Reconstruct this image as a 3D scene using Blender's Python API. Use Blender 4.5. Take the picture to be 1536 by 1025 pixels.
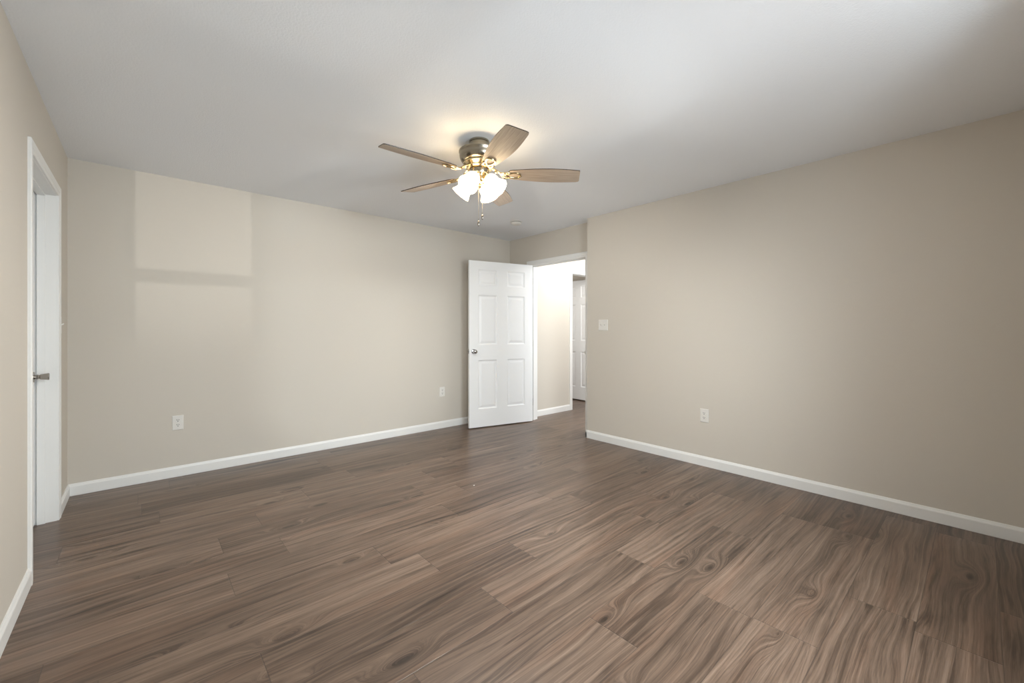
import bpy, bmesh, math, random
from mathutils import Vector, Matrix
random.seed(7)
for o in list(bpy.data.objects):
    bpy.data.objects.remove(o, do_unlink=True)
C = bpy.context.scene.collection
PI = math.pi
def R(d): return math.radians(d)

# ---------------------------------------------------------------- camera
CAM_H = 1.203
YAW = 41.66                      # optical axis, degrees clockwise from +Y
cam_d = bpy.data.cameras.new('camera'); cam = bpy.data.objects.new('camera', cam_d); C.objects.link(cam)
cam.location = (0, 0, CAM_H); cam.rotation_euler = (R(90), 0, R(-YAW))
cam_d.sensor_width = 36; cam_d.sensor_fit = 'HORIZONTAL'
cam_d.lens = 625 / 1536 * 36
cam_d.shift_y = -18.0 / 1536
cam_d.clip_start = 0.02
bpy.context.scene.camera = cam
F = Vector((math.sin(R(YAW)), math.cos(R(YAW)), 0)); RT = Vector((math.cos(R(YAW)), -math.sin(R(YAW)), 0))

# ---------------------------------------------------------------- world, lights, exposure
sc = bpy.context.scene
sc.view_settings.view_transform = 'Standard'; sc.view_settings.look = 'None'
sc.view_settings.gamma = 1; sc.view_settings.use_curve_mapping = False
sc.view_settings.exposure = 0.10
w = bpy.data.worlds.new('daylight'); sc.world = w; w.use_nodes = True
w.node_tree.nodes['Background'].inputs[0].default_value = (0.80, 0.90, 1.0, 1)
w.node_tree.nodes['Background'].inputs[1].default_value = 0.6

def area(name, loc, rot, sx, sy, power, col):
    d = bpy.data.lights.new(name, 'AREA'); d.shape = 'RECTANGLE'; d.size = sx; d.size_y = sy
    d.energy = power; d.color = col
    o = bpy.data.objects.new(name, d); o.location = loc; o.rotation_euler = rot; C.objects.link(o); return o
W1 = (0.03, 0.68); W2 = (1.10, 2.05); WZ = (0.45, 2.14); YF = -0.25
SKYC = (0.85, 0.95, 1.0)
wx = (W2[0] + W2[1]) / 2; wz = 1.445
area('window_skylight', (wx, YF - 0.13, wz), (R(66), 0, 0), W2[1] - W2[0], 1.39, 40, SKYC).data.spread = R(125)
area('window_daylight', (wx, YF - 0.13, wz), (R(90), 0, 0), W2[1] - W2[0], 1.39, 19, (0.96, 0.98, 1.0))
area('outdoor_bounce', (0.355, YF - 0.9, 0.5), (R(110), 0, 0), 1.2, 0.8, 36, (0.72, 0.90, 1.0))   # daylight thrown up from outside the first window
# low sunlight thrown back by something bright far outside the first window
sd = bpy.data.lights.new('outdoor_glint', 'SPOT'); sd.energy = 1900; sd.color = (1, 0.97, 0.92); sd.shadow_soft_size = 0.04
sd.spot_size = R(7.0); sd.spot_blend = 0.85
so = bpy.data.objects.new('outdoor_glint', sd); so.location = (0.36, -15, 0.863); so.rotation_euler = (R(93.5), 0, R(0.4)); C.objects.link(so)
s2 = bpy.data.lights.new('outdoor_glint', 'SPOT'); s2.energy = 320; s2.color = (0.86, 0.95, 1.0); s2.shadow_soft_size = 0.16
s2.spot_size = R(26); s2.spot_blend = 0.1
so2 = bpy.data.objects.new('outdoor_glint', s2); so2.location = (1.36, -4, 1.1); so2.rotation_euler = (R(95), 0, R(-3.2)); C.objects.link(so2)
FAN_W = 42
# hall ceiling lamp and daylight reaching the hall and the far room
def point(name, loc, p, col, r=0.06):
    d = bpy.data.lights.new(name, 'POINT'); d.energy = p; d.color = col; d.shadow_soft_size = r
    o = bpy.data.objects.new(name, d); o.location = loc; C.objects.link(o); return o
point('hall_lamp_light', (4.75, 3.35, 2.22), 30, (1.0, 0.96, 0.88), 0.09)
area('hall_daylight', (4.5, 1.6, 1.35), (R(90), 0, R(-4)), 0.9, 1.6, 34, (0.9, 0.95, 1.0))
area('far_room_daylight', (4.75, 6.3, 1.5), (R(-90), 0, R(-12)), 0.6, 1.2, 15, (1.0, 0.98, 0.95))

# ---------------------------------------------------------------- materials
def mat(name, col, rough=0.5, metal=0.0, spec=0.5):
    m = bpy.data.materials.new(name); m.use_nodes = True
    b = m.node_tree.nodes['Principled BSDF']
    b.inputs['Base Color'].default_value = (*col, 1); b.inputs['Roughness'].default_value = rough
    b.inputs['Metallic'].default_value = metal; b.inputs['Specular IOR Level'].default_value = spec
    return m
def bumpy(m, scale, strength, dist=0.002, detail=4):
    nt = m.node_tree; b = nt.nodes['Principled BSDF']
    g = nt.nodes.new('ShaderNodeNewGeometry'); n = nt.nodes.new('ShaderNodeTexNoise')
    n.inputs['Scale'].default_value = scale; n.inputs['Detail'].default_value = detail
    bp = nt.nodes.new('ShaderNodeBump'); bp.inputs['Strength'].default_value = strength; bp.inputs['Distance'].default_value = dist
    nt.links.new(g.outputs['Position'], n.inputs['Vector']); nt.links.new(n.outputs['Fac'], bp.inputs['Height'])
    nt.links.new(bp.outputs['Normal'], b.inputs['Normal']); return m
M = {}
M['wall'] = bumpy(mat('beige_wall_paint', (0.60, 0.555, 0.49), 0.75, spec=0.3), 160, 0.12)
M['ceil'] = bumpy(mat('white_ceiling_paint', (0.86, 0.875, 0.90), 0.9, spec=0.2), 120, 0.5, 0.003)
M['trim'] = mat('white_trim_paint', (0.80, 0.795, 0.775), 0.38)
M['door'] = mat('white_door_paint', (0.84, 0.845, 0.85), 0.42)
M['plate'] = mat('white_plastic', (0.74, 0.715, 0.67), 0.4)
M['slot'] = mat('dark_slot', (0.02, 0.02, 0.02), 0.8)
M['nickel'] = bumpy(mat('brushed_nickel', (0.36, 0.33, 0.29), 0.25, 1.0), 300, 0.05)
M['chrome'] = mat('polished_chrome', (0.55, 0.55, 0.56), 0.10, 1.0)
M['brass'] = mat('polished_brass', (0.62, 0.50, 0.30), 0.2, 1.0)
M['pewter'] = bumpy(mat('antique_pewter', (0.36, 0.32, 0.25), 0.26, 1.0), 260, 0.05)
M['darkedge'] = mat('dark_walnut_blade_top', (0.035, 0.022, 0.015), 0.45)
M['backing'] = mat('outside_dark', (0.25, 0.25, 0.25), 0.9)
M['bead'] = mat('bead_chain_metal', (0.45, 0.40, 0.32), 0.35, 1.0)

def blade_mat():
    m = mat('maple_blade_underside', (0.40, 0.33, 0.27), 0.42)
    nt = m.node_tree; b = nt.nodes['Principled BSDF']; L = nt.links
    tc = nt.nodes.new('ShaderNodeTexCoord'); mp = nt.nodes.new('ShaderNodeMapping'); mp.inputs['Scale'].default_value = (6, 130, 30)
    n = nt.nodes.new('ShaderNodeTexNoise'); n.inputs['Scale'].default_value = 1; n.inputs['Detail'].default_value = 5
    r = nt.nodes.new('ShaderNodeValToRGB'); r.color_ramp.elements[0].position = .3; r.color_ramp.elements[1].position = .7
    r.color_ramp.elements[0].color = (0.29, 0.225, 0.17, 1); r.color_ramp.elements[1].color = (0.44, 0.35, 0.27, 1)
    L.new(tc.outputs['Object'], mp.inputs['Vector']); L.new(mp.outputs[0], n.inputs['Vector']); L.new(n.outputs['Fac'], r.inputs[0]); L.new(r.outputs[0], b.inputs['Base Color'])
    return m
M['blade'] = blade_mat()

def shade_mat():
    m = mat('frosted_glass_shade_lit', (0.95, 0.92, 0.86), 0.35)
    b = m.node_tree.nodes['Principled BSDF']
    b.inputs['Emission Color'].default_value = (1.0, 0.77, 0.48, 1); b.inputs['Emission Strength'].default_value = 12
    return m
M['shade'] = shade_mat()
def bulb_mat():
    m = mat('lit_bulb', (1, .95, .85), 0.4); b = m.node_tree.nodes['Principled BSDF']
    b.inputs['Emission Color'].default_value = (1.0, 0.85, 0.64, 1); b.inputs['Emission Strength'].default_value = 12
    return m
M['bulb'] = bulb_mat()
def glass_mat():
    m = bpy.data.materials.new('window_pane_glass'); m.use_nodes = True; nt = m.node_tree; nt.nodes.clear()
    o = nt.nodes.new('ShaderNodeOutputMaterial'); t = nt.nodes.new('ShaderNodeBsdfTransparent'); g = nt.nodes.new('ShaderNodeBsdfGlossy')
    g.inputs['Roughness'].default_value = .02; x = nt.nodes.new('ShaderNodeMixShader'); x.inputs[0].default_value = .05
    nt.links.new(t.outputs[0], x.inputs[1]); nt.links.new(g.outputs[0], x.inputs[2]); nt.links.new(x.outputs[0], o.inputs[0]); return m
M['glass'] = glass_mat()

def floor_mat():
    m = bpy.data.materials.new('grey_brown_oak_planks'); m.use_nodes = True
    nt = m.node_tree; L = nt.links; b = nt.nodes['Principled BSDF']
    def N(t, **k):
        n = nt.nodes.new(t)
        for a, v in k.items(): setattr(n, a, v)
        return n
    def val(x):
        return x
    def math_(op, a, b_=None, clamp=False):
        n = N('ShaderNodeMath', operation=op, use_clamp=clamp)
        for i, v in enumerate((a, b_)):
            if v is None: continue
            if isinstance(v, (int, float)): n.inputs[i].default_value = v
            else: L.new(v, n.inputs[i])
        return n.outputs[0]
    def comb(x, y, z=0.0):
        n = N('ShaderNodeCombineXYZ')
        for i, v in enumerate((x, y, z)):
            if isinstance(v, (int, float)): n.inputs[i].default_value = v
            else: L.new(v, n.inputs[i])
        return n.outputs[0]
    def noise(vec, scale=1, detail=3, rough=.5, dims='3D', dist=0):
        n = N('ShaderNodeTexNoise', noise_dimensions=dims)
        n.inputs['Scale'].default_value = scale; n.inputs['Detail'].default_value = detail; n.inputs['Roughness'].default_value = rough
        n.inputs['Distortion'].default_value = dist
        L.new(vec, n.inputs['W' if dims == '1D' else 'Vector']); return n.outputs['Fac']
    def remap(v, a, b2, c=0.0, d=1.0):
        n = N('ShaderNodeMapRange', clamp=True)
        L.new(v, n.inputs[0])
        for i, q in enumerate((a, b2, c, d)): n.inputs[i + 1].default_value = q
        return n.outputs[0]
    uv = N('ShaderNodeUVMap', uv_map='plank'); s = N('ShaderNodeSeparateXYZ'); L.new(uv.outputs[0], s.inputs[0])
    u, v = s.outputs[0], s.outputs[1]                     # metres along / across the plank
    at = N('ShaderNodeAttribute', attribute_name='plank_id'); sr = N('ShaderNodeSeparateColor'); L.new(at.outputs['Color'], sr.inputs[0])
    r1, r2, r3 = sr.outputs[0], sr.outputs[1], sr.outputs[2]
    U = math_('ADD', u, math_('MULTIPLY', r1, 53.0)); V = math_('ADD', v, math_('MULTIPLY', r2, 31.0))
    r1o = math_('MULTIPLY', r3, 17.0)
    # contour field: straight grain, wandering, with swellings around knots
    wander = noise(comb(math_('MULTIPLY', U, .8), math_('MULTIPLY', V, 3.2), r1o), 1, 2, .5)
    wander2 = noise(comb(math_('MULTIPLY', U, 3.2), math_('MULTIPLY', V, 15.0), r1o), 1, 2, .5)
    vo = N('ShaderNodeTexVoronoi', voronoi_dimensions='2D', feature='F1'); vo.inputs['Scale'].default_value = 1; vo.inputs['Randomness'].default_value = .9
    L.new(comb(math_('MULTIPLY', U, 1.5), math_('MULTIPLY', V, 4.6)), vo.inputs['Vector'])
    vc = N('ShaderNodeSeparateColor'); L.new(vo.outputs['Color'], vc.inputs[0])
    gate = remap(vc.outputs[0], .50, .72)
    d = vo.outputs['Distance']
    kn = math_('MULTIPLY', math_('POWER', remap(d, 0.0, 0.36, 1.0, 0.0), 2.0), gate)
    h = math_('ADD', math_('MULTIPLY', V, 19.0), math_('MULTIPLY', wander, 3.0))
    h = math_('ADD', h, math_('MULTIPLY', wander2, 0.24))
    h = math_('ADD', h, math_('MULTIPLY', kn, 2.4))
    rings = noise(h, 3.2, 5, .62, '1D')                    # bands that follow the contours
    ringf = noise(h, 14, 3, .6, '1D')
    streak = noise(comb(math_('MULTIPLY', U, 1.1), math_('MULTIPLY', h, 2.2), r1o), 1, 3, .55)
    fibre = noise(comb(math_('MULTIPLY', U, 5), math_('MULTIPLY', h, 9.0), 0.0), 1, 4, .65)
    hair = noise(comb(math_('MULTIPLY', U, 7), math_('MULTIPLY', V, 230), 5.0), 1, 3, .6)
    cloud = noise(comb(math_('MULTIPLY', U, 1.5), math_('MULTIPLY', V, 13.0), 3.0), 1, 5, .55)
    # value
    t = math_('MULTIPLY', remap(rings, .34, .66), .22)
    t = math_('ADD', t, math_('MULTIPLY', remap(streak, .3, .7), .24))
    t = math_('ADD', t, math_('MULTIPLY', remap(cloud, .32, .68), .25))
    t = math_('ADD', t, math_('MULTIPLY', remap(ringf, .3, .7), .12))
    t = math_('ADD', t, math_('ADD', math_('MULTIPLY', remap(fibre, .32, .68), .14), math_('MULTIPLY', remap(hair, .3, .7), .13)))
    t = math_('ADD', t, remap(r3, 0, 1, -.09, .09))
    dark = math_('MULTIPLY', remap(d, 0.02, 0.10, 1.0, 0.0), gate)
    t = math_('SUBTRACT', t, math_('MULTIPLY', dark, .34))
    # long dark mineral streaks following the grain
    ms = noise(comb(math_('MULTIPLY', U, 1.6), math_('MULTIPLY', h, 1.1), 21.0), 1, 4, .6)
    t = math_('SUBTRACT', t, math_('MULTIPLY', remap(ms, .56, .72), .30))
    ramp = N('ShaderNodeValToRGB'); cr = ramp.color_ramp
    cr.elements[0].position = .08; cr.elements[0].color = FLOOR_C[0]
    cr.elements[1].position = .95; cr.elements[1].color = FLOOR_C[3]
    e = cr.elements.new(.38); e.color = FLOOR_C[1]
    e = cr.elements.new(.64); e.color = FLOOR_C[2]
    L.new(t, ramp.inputs[0])
    # some planks / streaks run warmer
    warm = math_('MULTIPLY', remap(noise(comb(math_('MULTIPLY', U, .9), math_('MULTIPLY', V, 9.0), 9.0), 1, 2, .5), .5, .72), .55)
    mx = N('ShaderNodeMix', data_type='RGBA', blend_type='MULTIPLY'); L.new(warm, mx.inputs[0]); L.new(ramp.outputs[0], mx.inputs[6]); mx.inputs[7].default_value = (1.10, .93, .84, 1)
    # seams
    wu = N('ShaderNodeUVMap', uv_map='edge'); ws = N('ShaderNodeSeparateXYZ'); L.new(wu.outputs[0], ws.inputs[0])
    ed = math_('MINIMUM', ws.outputs[1], math_('ADD', ws.outputs[0], 0.0))
    seam = remap(ed, .0008, .0026, 1.0, 0.0)
    mx2 = N('ShaderNodeMix', data_type='RGBA', blend_type='MIX'); L.new(math_('MULTIPLY', seam, .42), mx2.inputs[0]); L.new(mx.outputs[2], mx2.inputs[6]); mx2.inputs[7].default_value = (.035, .026, .021, 1)
    L.new(mx2.outputs[2], b.inputs['Base Color'])
    L.new(remap(fibre, .2, .8, .27, .40), b.inputs['Roughness'])
    bp = N('ShaderNodeBump'); bp.inputs['Strength'].default_value = .25; bp.inputs['Distance'].default_value = .001
    L.new(math_('SUBTRACT', fibre, math_('MULTIPLY', seam, 2.0)), bp.inputs['Height']); L.new(bp.outputs[0], b.inputs['Normal'])
    b.inputs['Specular IOR Level'].default_value = .5
    return m
FLOOR_C = [(0.030, 0.018, 0.012, 1), (0.080, 0.051, 0.035, 1), (0.160, 0.107, 0.076, 1), (0.265, 0.188, 0.138, 1)]
M['floor'] = floor_mat()

# ---------------------------------------------------------------- mesh helpers
def box(bm, x0, x1, y0, y1, z0, z1):
    vs = [bm.verts.new((x, y, z)) for x in (x0, x1) for y in (y0, y1) for z in (z0, z1)]
    fs = []
    for q in ((0, 1, 3, 2), (4, 6, 7, 5), (0, 4, 5, 1), (2, 3, 7, 6), (0, 2, 6, 4), (1, 5, 7, 3)):
        fs.append(bm.faces.new([vs[i] for i in q]))
    return vs
def obj(name, bm, m, parent=None, smooth=False, bevel=0, loc=None):
    bmesh.ops.recalc_face_normals(bm, faces=bm.faces[:])
    me = bpy.data.meshes.new(name); bm.to_mesh(me); bm.free()
    for mm in (m if isinstance(m, (list, tuple)) else [m]): me.materials.append(mm)
    o = bpy.data.objects.new(name, me); C.objects.link(o)
    if parent: o.parent = parent
    if loc: o.location = loc
    if smooth:
        for p in me.polygons: p.use_smooth = True
        me.set_sharp_from_angle(angle=R(38))
    if bevel:
        b = o.modifiers.new('bevel', 'BEVEL'); b.width = bevel; b.segments = 2; b.limit_method = 'ANGLE'; b.angle_limit = R(40)
    return o
def struct(name, bm, m, label, cat=None, bevel=0, smooth=False):
    o = obj(name, bm, m, bevel=bevel, smooth=smooth); o['kind'] = 'structure'; o['label'] = label
    if cat: o['category'] = cat
    return o
def thing(name, label, cat, loc, rotz=0, group=None, kind=None):
    o = bpy.data.objects.new(name, None); C.objects.link(o); o.location = loc; o.rotation_euler = (0, 0, rotz)
    o.empty_display_size = .1
    o['label'] = label; o['category'] = cat
    if group: o['group'] = group
    if kind: o['kind'] = kind
    return o
def lathe(bm, prof, n=48, mtx=None, cap=True):
    """prof: (r, z) pairs, revolved about z"""
    rings = []
    for r, z in prof:
        if r < 1e-6: vs = [bm.verts.new((0, 0, z))]
        else: vs = [bm.verts.new((r * math.cos(2 * PI * i / n), r * math.sin(2 * PI * i / n), z)) for i in range(n)]
        if mtx is not None:
            for v in vs: v.co = mtx @ v.co
        rings.append(vs)
    for a, b in zip(rings, rings[1:]):
        for i in range(n):
            j = (i + 1) % n
            if len(a) == 1 and len(b) == 1: continue
            if len(a) == 1: bm.faces.new((a[0], b[i], b[j]))
            elif len(b) == 1: bm.faces.new((a[i], a[j], b[0]))
            else: bm.faces.new((a[i], a[j], b[j], b[i]))
def tube(bm, pts, rad, n=10, closed=False):
    pts = [Vector(p) for p in pts]; k = len(pts); rings = []
    for i, p in enumerate(pts):
        a = pts[(i - 1) % k] if closed or i > 0 else p; b = pts[(i + 1) % k] if closed or i < k - 1 else p
        t = (b - a).normalized(); up = Vector((0, 0, 1)) if abs(t.z) < .95 else Vector((1, 0, 0))
        x = t.cross(up).normalized(); y = x.cross(t).normalized()
        r = rad[i] if isinstance(rad, list) else rad
        rx, ry = r if isinstance(r, (list, tuple)) else (r, r)
        rings.append([bm.verts.new(p + x * rx * math.cos(2 * PI * q / n) + y * ry * math.sin(2 * PI * q / n)) for q in range(n)])
    prs = list(zip(rings, rings[1:])) + ([(rings[-1], rings[0])] if closed else [])
    for a, b in prs:
        for q in range(n): bm.faces.new((a[q], a[(q + 1) % n], b[(q + 1) % n], b[q]))
    if not closed: bm.faces.new(rings[0]); bm.faces.new(rings[-1][::-1])
def extrude_profile(bm, prof, p0, p1, out):
    """prof (d, z): distance from the wall along `out`, height; run p0 -> p1 on the floor line"""
    out = Vector(out); A = []; B = []
    for d, z in prof:
        A.append(bm.verts.new(Vector(p0) + out * d + Vector((0, 0, z)))); B.append(bm.verts.new(Vector(p1) + out * d + Vector((0, 0, z))))
    n = len(prof)
    for i in range(n): bm.faces.new((A[i], A[(i + 1) % n], B[(i + 1) % n], B[i]))
    bm.faces.new(A[::-1]); bm.faces.new(B)
BASE = [(0, 0), (.012, 0), (.013, .004), (.013, .066), (.011, .072), (.0085, .076), (.006, .083), (.004, .086), (0, .086)]
def casing(bm, s0, s1, zt, conv, prof):
    """mitred casing round an opening s0..s1 with head at zt; conv(s, d, z) -> point; prof = (offset from opening, thickness)"""
    lines = []
    for o, d in prof:
        lines.append([bm.verts.new(conv(*q)) for q in ((s0 - o, d, 0), (s0 - o, d, zt + o), (s1 + o, d, zt + o), (s1 + o, d, 0))])
    n = len(lines)
    for i in range(n):
        a, b = lines[i], lines[(i + 1) % n]
        for k in range(3): bm.faces.new((a[k], a[k + 1], b[k + 1], b[k]))
    bm.faces.new([l[0] for l in lines]); bm.faces.new([l[3] for l in lines][::-1])
CAS = [(.004, 0), (.004, .009), (.008, .0105), (.022, .0115), (.026, .0095), (.030, .0125), (.054, .0145), (.061, .0135), (.064, .011), (.064, 0)]

# ---------------------------------------------------------------- room shell
XL, XR, XD, YB, H = -0.397, 3.706, 3.850, 4.370, 2.44
YC = 2.906                       # end of the right wall
TH = 0.12
D1 = (3.02, 3.86); D2 = (3.045, 3.955); D3 = (4.835, 5.55); ZD = 2.042
YH = 4.075                       # hall back wall face

# floor: planks along X, one mesh
def build_floor():
    bm = bmesh.new(); u1 = bm.loops.layers.uv.new('plank'); u2 = bm.loops.layers.uv.new('edge'); cl = bm.loops.layers.float_color.new('plank_id')
    PW, PL, y0 = .229, 1.22, .174
    known = {-1: 2.305, 0: 3.60, 1: 3.126, 2: 1.90, 3: 2.62, 4: 1.93, 5: 2.4, 6: 1.55}
    x_lo, x_hi = XL - .25, 6.9
    for k in range(-4, 30):
        ya = y0 + (k) * PW; yb = ya + PW
        if ya > 6.9: break
        # row k spans y0+k*PW .. ; row -1 is .174-.229..
        st = known.get(k, None)
        if st is None: st = random.uniform(0, PL)
        x = st - math.ceil((st - x_lo) / PL) * PL
        while x < x_hi:
            xa, xb = max(x, x_lo), min(x + PL, x_hi)
            if xb - xa > .001:
                c = (random.random(), random.random(), random.random(), 1)
                xs = [xa, (xa + xb) / 2, xb]; ys = [ya, (ya + yb) / 2, yb]
                for i in range(2):
                    for j in range(2):
                        co = [(xs[i], ys[j]), (xs[i + 1], ys[j]), (xs[i + 1], ys[j + 1]), (xs[i], ys[j + 1])]
                        f = bm.faces.new([bm.verts.new((q[0], q[1], 0)) for q in co])
                        for lp, q in zip(f.loops, co):
                            lp[u1].uv = (q[0] - x, q[1] - ya)
                            lp[u2].uv = (min(q[0] - xa, xb - q[0]), min(q[1] - ya, yb - q[1])); lp[cl] = c
            x += PL
    me = bpy.data.meshes.new('floor'); bm.normal_update(); bm.to_mesh(me); bm.free(); me.materials.append(M['floor'])
    o = bpy.data.objects.new('floor', me); C.objects.link(o); o['kind'] = 'structure'; o['label'] = 'grey brown wood plank floor with knots and long grain'
    return o
build_floor()

bm = bmesh.new(); box(bm, XL - .3, 6.9, YF - .25, 6.9, H, H + .1)
struct('ceiling', bm, M['ceil'], 'smooth pale grey white ceiling above the fan')

def wall_x(bm, xa, xb, y0, y1, opening=None):       # a wall whose faces are x = const
    if not opening: box(bm, xa, xb, y0, y1, 0, H); return
    a, b, z = opening; box(bm, xa, xb, y0, a, 0, H); box(bm, xa, xb, b, y1, 0, H); box(bm, xa, xb, a, b, z, H)
def wall_y(bm, ya, yb, x0, x1, openings=()):
    x = x0
    for a, b, z0, z1 in openings:
        box(bm, x, a, ya, yb, 0, H)
        if z0 > 0: box(bm, a, b, ya, yb, 0, z0)
        box(bm, a, b, ya, yb, z1, H); x = b
    box(bm, x, x1, ya, yb, 0, H)
JT = .018
bm = bmesh.new(); wall_x(bm, XL - TH, XL, YF - TH, YB + TH, (D1[0] - JT, D1[1] + JT, ZD + JT))
struct('wall_left', bm, M['wall'], 'beige left wall with the closed white door')
bm = bmesh.new(); wall_y(bm, YB, YB + TH, XL, XD)
struct('wall_back', bm, M['wall'], 'long beige back wall with two outlets')
bm = bmesh.new(); box(bm, XR, XD + TH, YF - TH, YC, 0, H)
struct('wall_right', bm, M['wall'], 'beige right wall with light switch and one outlet')
bm = bmesh.new(); wall_x(bm, XD, XD + TH, YC, YB + TH, (D2[0] - JT, D2[1] + JT, ZD + JT))
struct('wall_doorway', bm, M['wall'], 'short beige wall around the open doorway')
bm = bmesh.new(); wall_y(bm, YF - TH, YF, XL, XR, [(W1[0], W1[1], *WZ), (W2[0], W2[1], *WZ)])
struct('wall_front', bm, M['wall'], 'beige window wall facing the back wall')
bm = bmesh.new(); wall_y(bm, YH, YH + TH, XD + TH, 6.7, [(D3[0] - JT, D3[1] + JT, 0, ZD + JT)])
struct('wall_hall_back', bm, M['wall'], 'brightly lit hallway wall seen through the doorway')
bm = bmesh.new(); box(bm, 6.7, 6.8, 1.3, 6.8, 0, H); struct('wall_hall_end', bm, M['wall'], 'beige wall at the far end of the hallway')
bm = bmesh.new(); box(bm, XD + TH, 6.8, 1.2, 1.3, 0, H); struct('wall_hall_side', bm, M['wall'], 'beige side wall of the hallway')
bm = bmesh.new(); box(bm, 5.62, 5.70, YH + TH, 6.8, 0, H); struct('wall_far_room_right', bm, M['wall'], 'beige wall behind the inner hallway door')
bm = bmesh.new(); box(bm, 4.10, 4.20, YH + TH, 6.8, 0, H); box(bm, 4.20, 5.62, 6.7, 6.8, 0, H); struct('wall_far_room_left', bm, M['wall'], 'beige walls of the room beyond the hallway')

# windows behind the camera
def window(i, a, b):
    z0, z1 = WZ; zm = 1.445; y0 = YF - .085; y1 = YF - .035
    bm = bmesh.new(); f = .03
    box(bm, a, a + f, y0, y1, z0, z1); box(bm, b - f, b, y0, y1, z0, z1); box(bm, a, b, y0, y1, z0, z0 + .045); box(bm, a, b, y0, y1, z1 - .03, z1)
    box(bm, a, b, y0, y1, zm - .04, zm + .04)
    o = struct('window_%d' % i, bm, M['trim'], 'white double hung window in the front wall', bevel=.002)
    g = bmesh.new(); box(g, a + f, b - f, y0 + .02, y0 + .024, z0 + .045, zm - .04); box(g, a + f, b - f, y0 + .02, y0 + .024, zm + .04, z1 - .03)
    obj('pane', g, M['glass'], o)
    bm = bmesh.new(); box(bm, a - .02, b + .02, YF - .03, YF + .03, z0 - .02, z0 + .001); obj('window_sill', bm, M['trim'], o, bevel=.003)
for i, q in enumerate((W1, W2)): window(i + 1, *q)

# baseboards
def base(name, segs, label):
    bm = bmesh.new()
    for p0, p1, out in segs: extrude_profile(bm, BASE, p0, p1, out)
    return struct(name, bm, M['trim'], label)
CO = .064
base('baseboard_back', [((XL, YB, 0), (XD, YB, 0), (0, -1, 0))], 'white baseboard along the back wall')
base('baseboard_left', [((XL, YF, 0), (XL, D1[0] - CO, 0), (1, 0, 0)), ((XL, D1[1] + CO, 0), (XL, YB - .001, 0), (1, 0, 0))], 'white baseboard on both sides of the closed door')
base('baseboard_right', [((XR, YF, 0), (XR, YC + .013, 0), (-1, 0, 0)), ((XR - .013, YC, 0), (XD, YC, 0), (0, 1, 0))], 'white baseboard along the right wall')
base('baseboard_doorway', [((XD, D2[1] + CO, 0), (XD, YB, 0), (-1, 0, 0))], 'short white baseboard behind the open door')
base('baseboard_hall', [((XD + TH, YH, 0), (D3[0] - CO, YH, 0), (0, -1, 0)), ((D3[1] + CO, YH, 0), (6.7, YH, 0), (0, -1, 0))], 'white baseboard along the hallway wall')
base('baseboard_front', [((XL, YF, 0), (XR, YF, 0), (0, 1, 0))], 'white baseboard under the windows')

# door frames: casing + jambs
def frame_x(name, xw, side, d, xback, stop, label):
    """opening in an x = const wall; side = direction the visible face looks"""
    bm = bmesh.new()
    casing(bm, d[0], d[1], ZD, lambda s, q, z: Vector((xw + side * q, s, z)), CAS)
    casing(bm, d[0], d[1], ZD, lambda s, q, z: Vector((xback - side * q, s, z)), CAS)
    xa, xb = min(xw, xback), max(xw, xback)
    box(bm, xa, xb, d[0] - JT, d[0], 0, ZD); box(bm, xa, xb, d[1], d[1] + JT, 0, ZD); box(bm, xa, xb, d[0] - JT, d[1] + JT, ZD, ZD + JT)
    s0, s1 = stop
    box(bm, s0, s1, d[0], d[0] + .010, 0, ZD); box(bm, s0, s1, d[1] - .010, d[1], 0, ZD); box(bm, s0, s1, d[0] + .01, d[1] - .01, ZD - .010, ZD)
    return struct(name, bm, M['trim'], label)
frame_x('trim_1', XL, 1, D1, XL - TH, (XL - .083, XL - .048), 'white moulded frame around the closed door')
t2 = frame_x('trim_2', XD, -1, D2, XD + TH, (XD + .040, XD + .075), 'white moulded frame around the open doorway')
bm = bmesh.new()
casing(bm, D3[0], D3[1], ZD, lambda s, q, z: Vector((s, YH - q, z)), CAS)
box(bm, D3[0] - JT, D3[0], YH, YH + TH, 0, ZD); box(bm, D3[1], D3[1] + JT, YH, YH + TH, 0, ZD); box(bm, D3[0] - JT, D3[1] + JT, YH, YH + TH, ZD, ZD + JT)
struct('trim_3', bm, M['trim'], 'white frame of the inner hallway doorway')
# strike plate on the near jamb of the open doorway
bm = bmesh.new(); box(bm, XD + .002, XD + .03, D2[0] + .0003, D2[0] + .002, .905, .965); box(bm, XD - .003, XD + .003, D2[0] + .0003, D2[0] + .006, .915, .955)
obj('strike_plate', bm, M['nickel'], t2)

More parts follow.
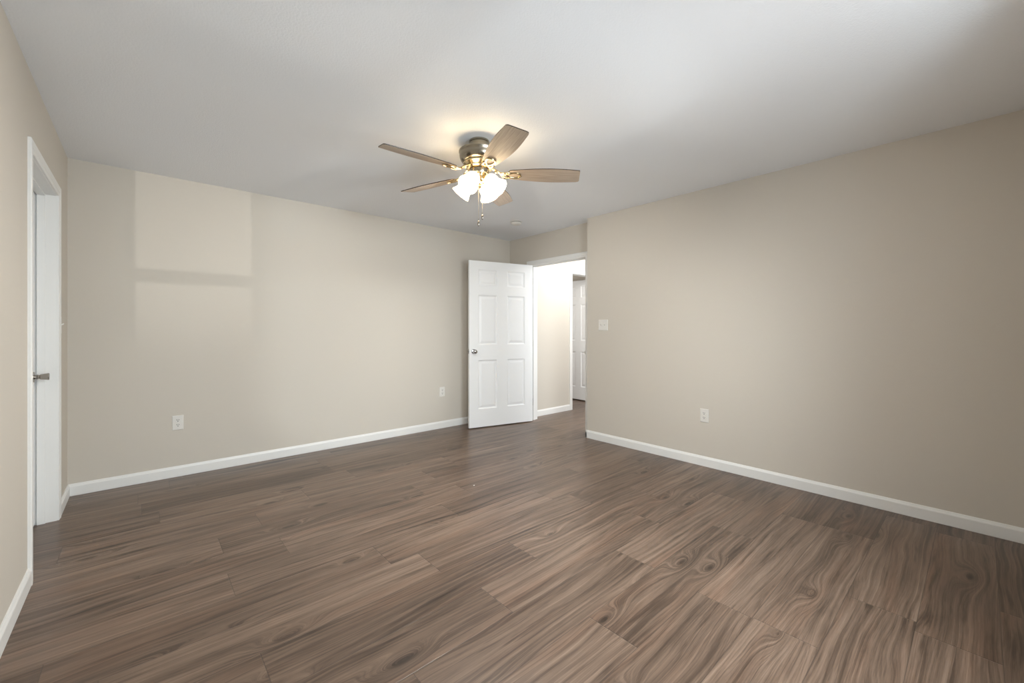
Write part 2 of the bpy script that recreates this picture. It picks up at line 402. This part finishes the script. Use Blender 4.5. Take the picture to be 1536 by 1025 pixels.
# ---------------------------------------------------------------- six panel doors
def door_leaf(name, width, zb, zt, label, panels_scale=1.0):
    """leaf in local coords: x 0..width, front face y = 0 (normal -y), thickness toward +y"""
    T = .035
    st, md = .118 * panels_scale, .142 * panels_scale
    pw = (width - 2 * st - md) / 2
    cols = [(st, st + pw), (st + pw + md, st + 2 * pw + md)]
    rows = [(.233, .829), (1.016, 1.626), (1.741, 1.937)]
    bm = bmesh.new()
    xs = sorted({0, width, *[q for c in cols for q in c]}); zs = sorted({zb, zt, *[q for c in rows for q in c]})
    def ispanel(i, j): return (xs[i], xs[i + 1]) in cols and (zs[j], zs[j + 1]) in rows
    for face, sgn in ((0.0, 1), (T, -1)):
        grid = {(i, j): bm.verts.new((x, face, z)) for i, x in enumerate(xs) for j, z in enumerate(zs)}
        for i in range(len(xs) - 1):
            for j in range(len(zs) - 1):
                if not ispanel(i, j):
                    bm.faces.new((grid[i, j], grid[i + 1, j], grid[i + 1, j + 1], grid[i, j + 1]))
                    continue
                prev = [grid[i, j], grid[i + 1, j], grid[i + 1, j + 1], grid[i, j + 1]]
                for ins, dep in ((.004, .003), (.010, .0085), (.016, .010), (.022, .0095), (.046, .003)):
                    x0, x1, z0, z1 = xs[i] + ins, xs[i + 1] - ins, zs[j] + ins, zs[j + 1] - ins
                    cur = [bm.verts.new((x, face + sgn * dep, z)) for x, z in ((x0, z0), (x1, z0), (x1, z1), (x0, z1))]
                    for k in range(4): bm.faces.new((prev[k], prev[(k + 1) % 4], cur[(k + 1) % 4], cur[k]))
                    prev = cur
                bm.faces.new(prev)
    for a, b in (((0, zb), (width, zb)), ((width, zb), (width, zt)), ((width, zt), (0, zt)), ((0, zt), (0, zb))):
        bm.faces.new([bm.verts.new(p) for p in ((a[0], 0, a[1]), (b[0], 0, b[1]), (b[0], T, b[1]), (a[0], T, a[1]))])
    bmesh.ops.remove_doubles(bm, verts=bm.verts[:], dist=1e-5)
    o = struct(name, bm, M['door'], label)
    return o
def y_axis_matrix(x, y, z, sgn):      # lathe axis z -> sgn * y
    return Matrix.Translation((x, y, z)) @ Matrix.Rotation(R(90 if sgn < 0 else -90), 4, 'X')
def add_knob(parent, x, z, prof, m, both=True):
    for face, s in ((0, -1), (.035, 1)) if both else ((0, -1),):
        bm = bmesh.new(); lathe(bm, prof, 32, y_axis_matrix(x, face, z, s)); obj('door_knob', bm, m, parent, smooth=True)
ROUND = [(0, 0), (.031, 0), (.031, .003), (.027, .008), (.016, .010), (.011, .014), (.0105, .026), (.014, .031), (.022, .036), (.0262, .043), (.0268, .051), (.024, .059), (.017, .0635), (.008, .0655), (0, .066)]
TAPER = [(0, 0), (.031, 0), (.032, .002), (.031, .005), (.014, .0065), (.0125, .010), (.0125, .014), (.0145, .015), (.0145, .019), (.0115, .020), (.0115, .027), (.0145, .029), (.0155, .031), (.0205, .058), (.0215, .060), (.0215, .0635), (.019, .066), (0, .0665)]
def hinge(parent, x, y, z, sx=1):
    bm = bmesh.new(); m4 = Matrix.Translation((x, y, z - .045))
    lathe(bm, [(0, -.003), (.004, -.002), (.0055, 0), (.0055, .029), (.005, .030), (.0055, .031), (.0055, .059), (.005, .060), (.0055, .061), (.0055, .089), (.004, .092), (0, .093)], 14, m4)
    box(bm, x - .0045, x - .003, y - .036, y, z - .044, z + .044)
    obj('hinge', bm, M['nickel'], parent, smooth=True)

# open door
hf = Vector((3.812, 3.880, 0)); ff = Vector((2.948, 4.087, 0)); wd = (hf - ff).length
dirv = (hf - ff).normalized(); ang = math.atan2(dirv.y, dirv.x)
d2 = door_leaf('door_2', wd, .012, 2.040, 'open white six panel door with round chrome knob')
d2.location = ff; d2.rotation_euler = (0, 0, ang)
add_knob(d2, .060, .937, ROUND, M['chrome'])
bm = bmesh.new(); box(bm, -.0012, 0.0005, .005, .030, .908, .966); box(bm, -.010, 0, .011, .023, .926, .948); obj('latch_plate', bm, M['chrome'], d2)
for z in (.26, 1.03, 1.83): hinge(d2, wd + .006, .037, z)

# closed door in the left wall: front face looks +x, local x runs along +y ... (local -y -> +x)
w1 = D1[1] - D1[0] - .006
d1 = door_leaf('door_1', w1, .012, ZD - .003, 'closed white door in the left wall with tapered nickel knob')
d1.location = (XL - .090, D1[0] + .003, 0); d1.rotation_euler = (0, 0, R(90))
add_knob(d1, w1 - .064, .915, TAPER, M['nickel'])

# door standing open in the far room
w3 = .73
d3 = door_leaf('door_3', w3, .020, 2.030, 'white six panel door standing open beyond the hallway', .84)
d3.location = (5.53, 4.165 + w3, 0); d3.rotation_euler = (0, 0, R(-90))
add_knob(d3, .06, .92, ROUND, M['nickel'])
for z in (.26, 1.03, 1.80): hinge(d3, w3 + .006, .037, z)

# ---------------------------------------------------------------- wall plates
def to_wall(o, loc, out):           # local x along wall, local -y outwards
    o.location = loc; o.rotation_euler = (0, 0, math.atan2(out[1], out[0]) + PI / 2)
def plate_mesh(w_, h_, t=.006):
    bm = bmesh.new(); a = [(w_ / 2, 0), (w_ / 2, .0025), (w_ / 2 - .004, t)]
    prev = None
    for hw, d in a:
        hh = h_ / 2 - (w_ / 2 - hw); cur = [bm.verts.new((x * hw, -d, z * hh)) for x, z in ((-1, -1), (1, -1), (1, 1), (-1, 1))]
        if prev:
            for k in range(4): bm.faces.new((prev[k], prev[(k + 1) % 4], cur[(k + 1) % 4], cur[k]))
        prev = cur
    bm.faces.new(prev); return bm
def outlet(loc, out, label):
    t = thing('wall_outlet', label, 'outlet', (0, 0, 0), 0, 'white duplex outlets on the walls'); to_wall(t, loc, out)
    obj('cover_plate', plate_mesh(.074, .118), M['plate'], t)
    for s in (-1, 1):
        bm = bmesh.new(); n = 28; cz = s * .0195
        def prof(i):
            a = 2 * PI * i / n; return (.0165 * math.cos(a), max(-.0135, min(.0135, .0175 * math.sin(a))))
        top = [bm.verts.new((prof(i)[0], -.0085, cz + prof(i)[1])) for i in range(n)]; bot = [bm.verts.new((prof(i)[0], -.004, cz + prof(i)[1])) for i in range(n)]
        for i in range(n): bm.faces.new((bot[i], bot[(i + 1) % n], top[(i + 1) % n], top[i]))
        bm.faces.new(top); r = obj('receptacle', bm, M['plate'], t)
        bm = bmesh.new()
        box(bm, -.0082, -.0048, -.0089, -.0080, cz + .0003, cz + .0090); box(bm, .0048, .0082, -.0089, -.0080, cz + .001, cz + .0085)
        lathe(bm, [(0, .0089), (.0034, .0089), (.0034, .0080), (0, .0080)], 14, Matrix.Translation((0, 0, cz - .0068)) @ Matrix.Rotation(R(90), 4, 'X'))
        obj('slot', bm, M['slot'], r)
    bm = bmesh.new(); lathe(bm, [(0, .0070), (.0028, .0068), (.0032, .0058), (0, .0055)], 14, Matrix.Rotation(R(90), 4, 'X')); obj('screw', bm, M['plate'], t)
outlet((.224, YB, .440), (0, -1), 'white duplex outlet low on the back wall, towards the left corner')
outlet((2.745, YB, .443), (0, -1), 'white duplex outlet low on the back wall, just left of the open door')
outlet((XR, 1.615, .445), (-1, 0), 'white duplex outlet low on the right wall')
def switch(loc, out, gangs, label):
    t = thing('light_switch', label, 'light switch', (0, 0, 0)); to_wall(t, loc, out)
    obj('cover_plate', plate_mesh(.072 + .046 * (gangs - 1), .117), M['plate'], t)
    for g in range(gangs):
        cx = (g - (gangs - 1) / 2) * .046
        bm = bmesh.new(); box(bm, cx - .005, cx + .005, -.0075, -.005, -.012, .012)
        vs = box(bm, cx - .0038, cx + .0038, -.019, -.006, -.005, .005)
        for v in vs:
            if v.co.y < -.018: v.co.z = v.co.z * .7 + .008
        obj('toggle', bm, M['plate'], t, bevel=.0008)
        for s in (-1, 1):
            bm = bmesh.new(); lathe(bm, [(0, .0070), (.0026, .0068), (.0030, .0055), (0, .005)], 12, Matrix.Translation((cx, 0, s * .030)) @ Matrix.Rotation(R(90), 4, 'X')); obj('screw', bm, M['plate'], t)
switch((XR, 2.690, 1.250), (-1, 0), 2, 'white double light switch on the right wall beside the doorway')
switch((XL, 3.985, 1.232), (1, 0), 1, 'white light switch on the left wall, mostly hidden behind the closed door frame')

# smoke detector
sm = thing('smoke_detector', 'small round white smoke detector on the ceiling near the doorway', 'smoke detector', (3.21, 3.535, H))
bm = bmesh.new(); lathe(bm, [(0, 0), (.066, 0), (.066, -.006), (.062, -.008), (.0, -.008)], 48); obj('mounting_base', bm, M['plate'], sm, smooth=True)
bm = bmesh.new(); lathe(bm, [(0, -.008), (.056, -.008), (.056, -.012), (.060, -.013), (.061, -.020), (.056, -.030), (.046, -.036), (.020, -.038), (0, -.038)], 48); obj('cover', bm, M['plate'], sm, smooth=True)
bm = bmesh.new(); lathe(bm, [(.054, -.0075), (.0575, -.0075), (.0575, -.0135), (.054, -.0135)], 48); obj('vent_gap', bm, M['slot'], sm, smooth=True)
# crumb on floor
p = 751.9 / (729 - 494.5); cp = F * p + RT * ((711 - 768) / 625 * p)
bm = bmesh.new(); bmesh.ops.create_icosphere(bm, subdivisions=2, radius=.006)
for v in bm.verts: v.co = Vector((v.co.x * 1.2, v.co.y * .8, v.co.z * .45)) * random.uniform(.85, 1.15)
cr = obj('paper_crumb', bm, M['plate'], loc=(cp.x, cp.y, .0028)); cr['label'] = 'tiny white crumb lying in the middle of the floor'; cr['category'] = 'crumb'

# ---------------------------------------------------------------- ceiling fan
fc = F * 2.735 - RT * .215
fan = thing('ceiling_fan', 'five blade ceiling fan with brass fittings and four lit frosted shades', 'ceiling fan', (fc.x, fc.y, H))
def fpart(name, prof, m, n=56, parent=fan):
    bm = bmesh.new(); lathe(bm, prof, n); return obj(name, bm, m, parent, smooth=True)
fpart('canopy', [(0, 0), (.064, 0), (.067, -.004), (.067, -.012), (.062, -.016), (.060, -.055), (.064, -.060), (.064, -.066), (0, -.066)], M['pewter'])
fpart('motor_housing', [(0, -.064), (.10, -.064), (.128, -.067), (.133, -.072), (.133, -.080), (.130, -.084), (.129, -.100), (.126, -.118), (.118, -.134), (.104, -.144), (.0, -.146)], M['pewter'])
fpart('brass_collar', [(0, -.143), (.098, -.143), (.104, -.148), (.104, -.156), (.094, -.162), (.086, -.172), (.088, -.180), (.080, -.188), (0, -.190)], M['brass'])
fpart('switch_housing', [(0, -.186), (.058, -.186), (.064, -.192), (.064, -.214), (.060, -.222), (.046, -.228), (.040, -.236), (0, -.238)], M['pewter'])
fpart('light_fitter', [(0, -.234), (.036, -.234), (.042, -.240), (.042, -.256), (.034, -.264), (.022, -.270), (.020, -.282), (.014, -.288), (.018, -.294), (.018, -.300), (.010, -.308), (.006, -.316), (0, -.318)], M['brass'])
# blade
def blade_mesh():
    bm = bmesh.new(); r0, r1 = .185, .672
    N_ = 30; up = []; lo = []
    def hw(s):      # half width along the blade 0..1
        k = .044 + (.0735 - .044) * math.sin(min(1, s / .62) * PI / 2)
        if s > .62: k -= .0115 * ((s - .62) / .38) ** 1.6
        if s < .05: k *= math.sqrt(max(0.0, 1 - ((.05 - s) / .05) ** 2)) * .5 + .5
        return k
    pts = []
    for i in range(N_ + 1):
        s = i / N_; x = r0 + (r1 - r0) * s; pts.append((x, hw(s)))
    top = [(x, k) for x, k in pts]; bot = [(x - (.012 if i == N_ else 0), -k) for i, (x, k) in enumerate(pts)]
    # rounded tip corners
    xt, kt = top.pop(); xb, kb = bot.pop(); c = .016
    top += [(xt - c, kt + .0004), (xt - c * .45, kt - c * .08), (xt - c * .1, kt - c * .42), (xt, kt - c)]
    bot += [(xb - c, kb - .0004), (xb - c * .45, kb + c * .08), (xb - c * .1, kb + c * .42), (xb, kb + c)]
    loop = top + bot[::-1]
    T = .0055
    a = [bm.verts.new((x, y, -T / 2)) for x, y in loop]; b = [bm.verts.new((x, y, T / 2)) for x, y in loop]
    n = len(loop)
    fb = bm.faces.new(a[::-1]); ft = bm.faces.new(b)
    ft.material_index = 1
    for i in range(n):
        f = bm.faces.new((a[i], a[(i + 1) % n], b[(i + 1) % n], b[i])); f.material_index = 1
    return bm
def iron_mesh():
    bm = bmesh.new(); z = -.0072
    # open teardrop loop under the blade
    loop = []
    for i in range(40):
        a = 2 * PI * i / 40; x = .225 + .046 * math.cos(a); k = .026 * (1 - .30 * math.cos(a) * -1) * math.sin(a)
        loop.append((x, k, z))
    tube(bm, loop, (.0062, .0045), 10, closed=True)
    # arm from the hub, dropping outwards
    tube(bm, [(.070, 0, .040), (.092, 0, .036), (.115, 0, .024), (.140, 0, .006), (.160, 0, -.006), (.183, 0, z)], [(.016, .006), (.014, .006), (.010, .007), (.009, .007), (.012, .006), (.010, .0045)], 12)
    # side scrolls
    for s in (-1, 1):
        tube(bm, [(.135, 0, .006), (.150, s * .016, -.002), (.168, s * .028, z), (.190, s * .030, z), (.204, s * .022, z)], [.005, .0055, .006, .006, .0045], 10)
        lathe(bm, [(0, -.004), (.006, -.003), (.007, 0), (0, 0)], 14, Matrix.Translation((.168, s * .028, z - .003)))
    lathe(bm, [(0, -.005), (.006, -.004), (.007, 0), (0, 0)], 14, Matrix.Translation((.271, 0, z - .003)))
    lathe(bm, [(0, -.012), (.009, -.010), (.012, -.003), (.012, .004), (0, .006)], 18, Matrix.Translation((.112, 0, .020)))
    return bm
BZ = -.215
proto_b = obj('blade', blade_mesh(), [M['blade'], M['darkedge']], fan, bevel=0)
proto_i = obj('blade_iron', iron_mesh(), M['brass'], proto_b, smooth=True)
for k in range(5):
    if k == 0: b, ir = proto_b, proto_i
    else:
        b = proto_b.copy(); C.objects.link(b); b.parent = fan
        ir = proto_i.copy(); C.objects.link(ir); ir.parent = b
    az = 90 - YAW - (14.2 + 72 * k)
    b.matrix_local = Matrix.Translation((0, 0, BZ)) @ Matrix.Rotation(R(az), 4, 'Z') @ Matrix.Rotation(R(-13), 4, 'X')
# lamp arms with bell shades
def shade_mesh():
    bm = bmesh.new()
    out = [(.020, 0), (.030, .003), (.041, .012), (.0475, .028), (.049, .045), (.047, .060), (.0475, .072), (.052, .086), (.0585, .100), (.0635, .110), (.0650, .114)]
    inn = [(r - .003, z) for r, z in out[::-1]]
    lathe(bm, out + inn, 44); return bm
def arm_parts():
    bm = bmesh.new(); lathe(bm, [(0, -.030), (.010, -.030), (.011, -.018), (.013, -.014), (.023, -.010), (.0245, -.004), (.0245, .006), (.021, .008), (0, .008)], 28)
    return bm
shp = shade_mesh()
pa = obj('lamp_holder', arm_parts(), M['brass'], fan, smooth=True)
ps = obj('lamp_shade', shp, M['shade'], pa, smooth=True)
bm = bmesh.new(); lathe(bm, [(0, .008), (.011, .008), (.012, .016), (.013, .026), (.012, .034), (.008, .040), (0, .042)], 20); pb = obj('bulb', bm, M['bulb'], pa, smooth=True)
for k in range(4):
    if k == 0: a_, s_, b_ = pa, ps, pb
    else:
        a_ = pa.copy(); C.objects.link(a_); a_.parent = fan
        s_ = ps.copy(); C.objects.link(s_); s_.parent = a_
        b_ = pb.copy(); C.objects.link(b_); b_.parent = a_
    az = 90 - YAW - (25 + 90 * k)
    tilt = 180 - 46          # shade axis (+z local) points down and outwards
    a_.matrix_local = Matrix.Rotation(R(az), 4, 'Z') @ Matrix.Translation((.062, 0, -.252)) @ Matrix.Rotation(R(tilt), 4, 'Y')
    bl = point('fan_bulb_light', (0, 0, .066), FAN_W, (1.0, 1.0, 0.97), 0.022); bl.parent = a_
# pull chains
def chain(dx, dy, z0, z1, label=None):
    bm = bmesh.new(); n = int((z0 - z1) / .0052)
    for i in range(n):
        bmesh.ops.create_icosphere(bm, subdivisions=1, radius=.0017, matrix=Matrix.Translation((dx, dy, z0 - i * .0052)))
    tube(bm, [(dx, dy, z0), (dx, dy, z1)], .0008, 6)
    c = obj('pull_chain', bm, M['bead'], fan, smooth=True)
    bm = bmesh.new(); lathe(bm, [(0, .004), (.0035, .002), (.0045, -.004), (.003, -.009), (.006, -.014), (.0075, -.026), (.006, -.038), (.003, -.042), (0, -.043)], 18, Matrix.Translation((dx, dy, z1)))
    obj('chain_fob', bm, M['nickel'], c, smooth=True)
q = -F * .028 - RT * .002; chain(q.x, q.y, -.262, -.523)
q = F * .012 + RT * .020; chain(q.x, q.y, -.262, -.470)
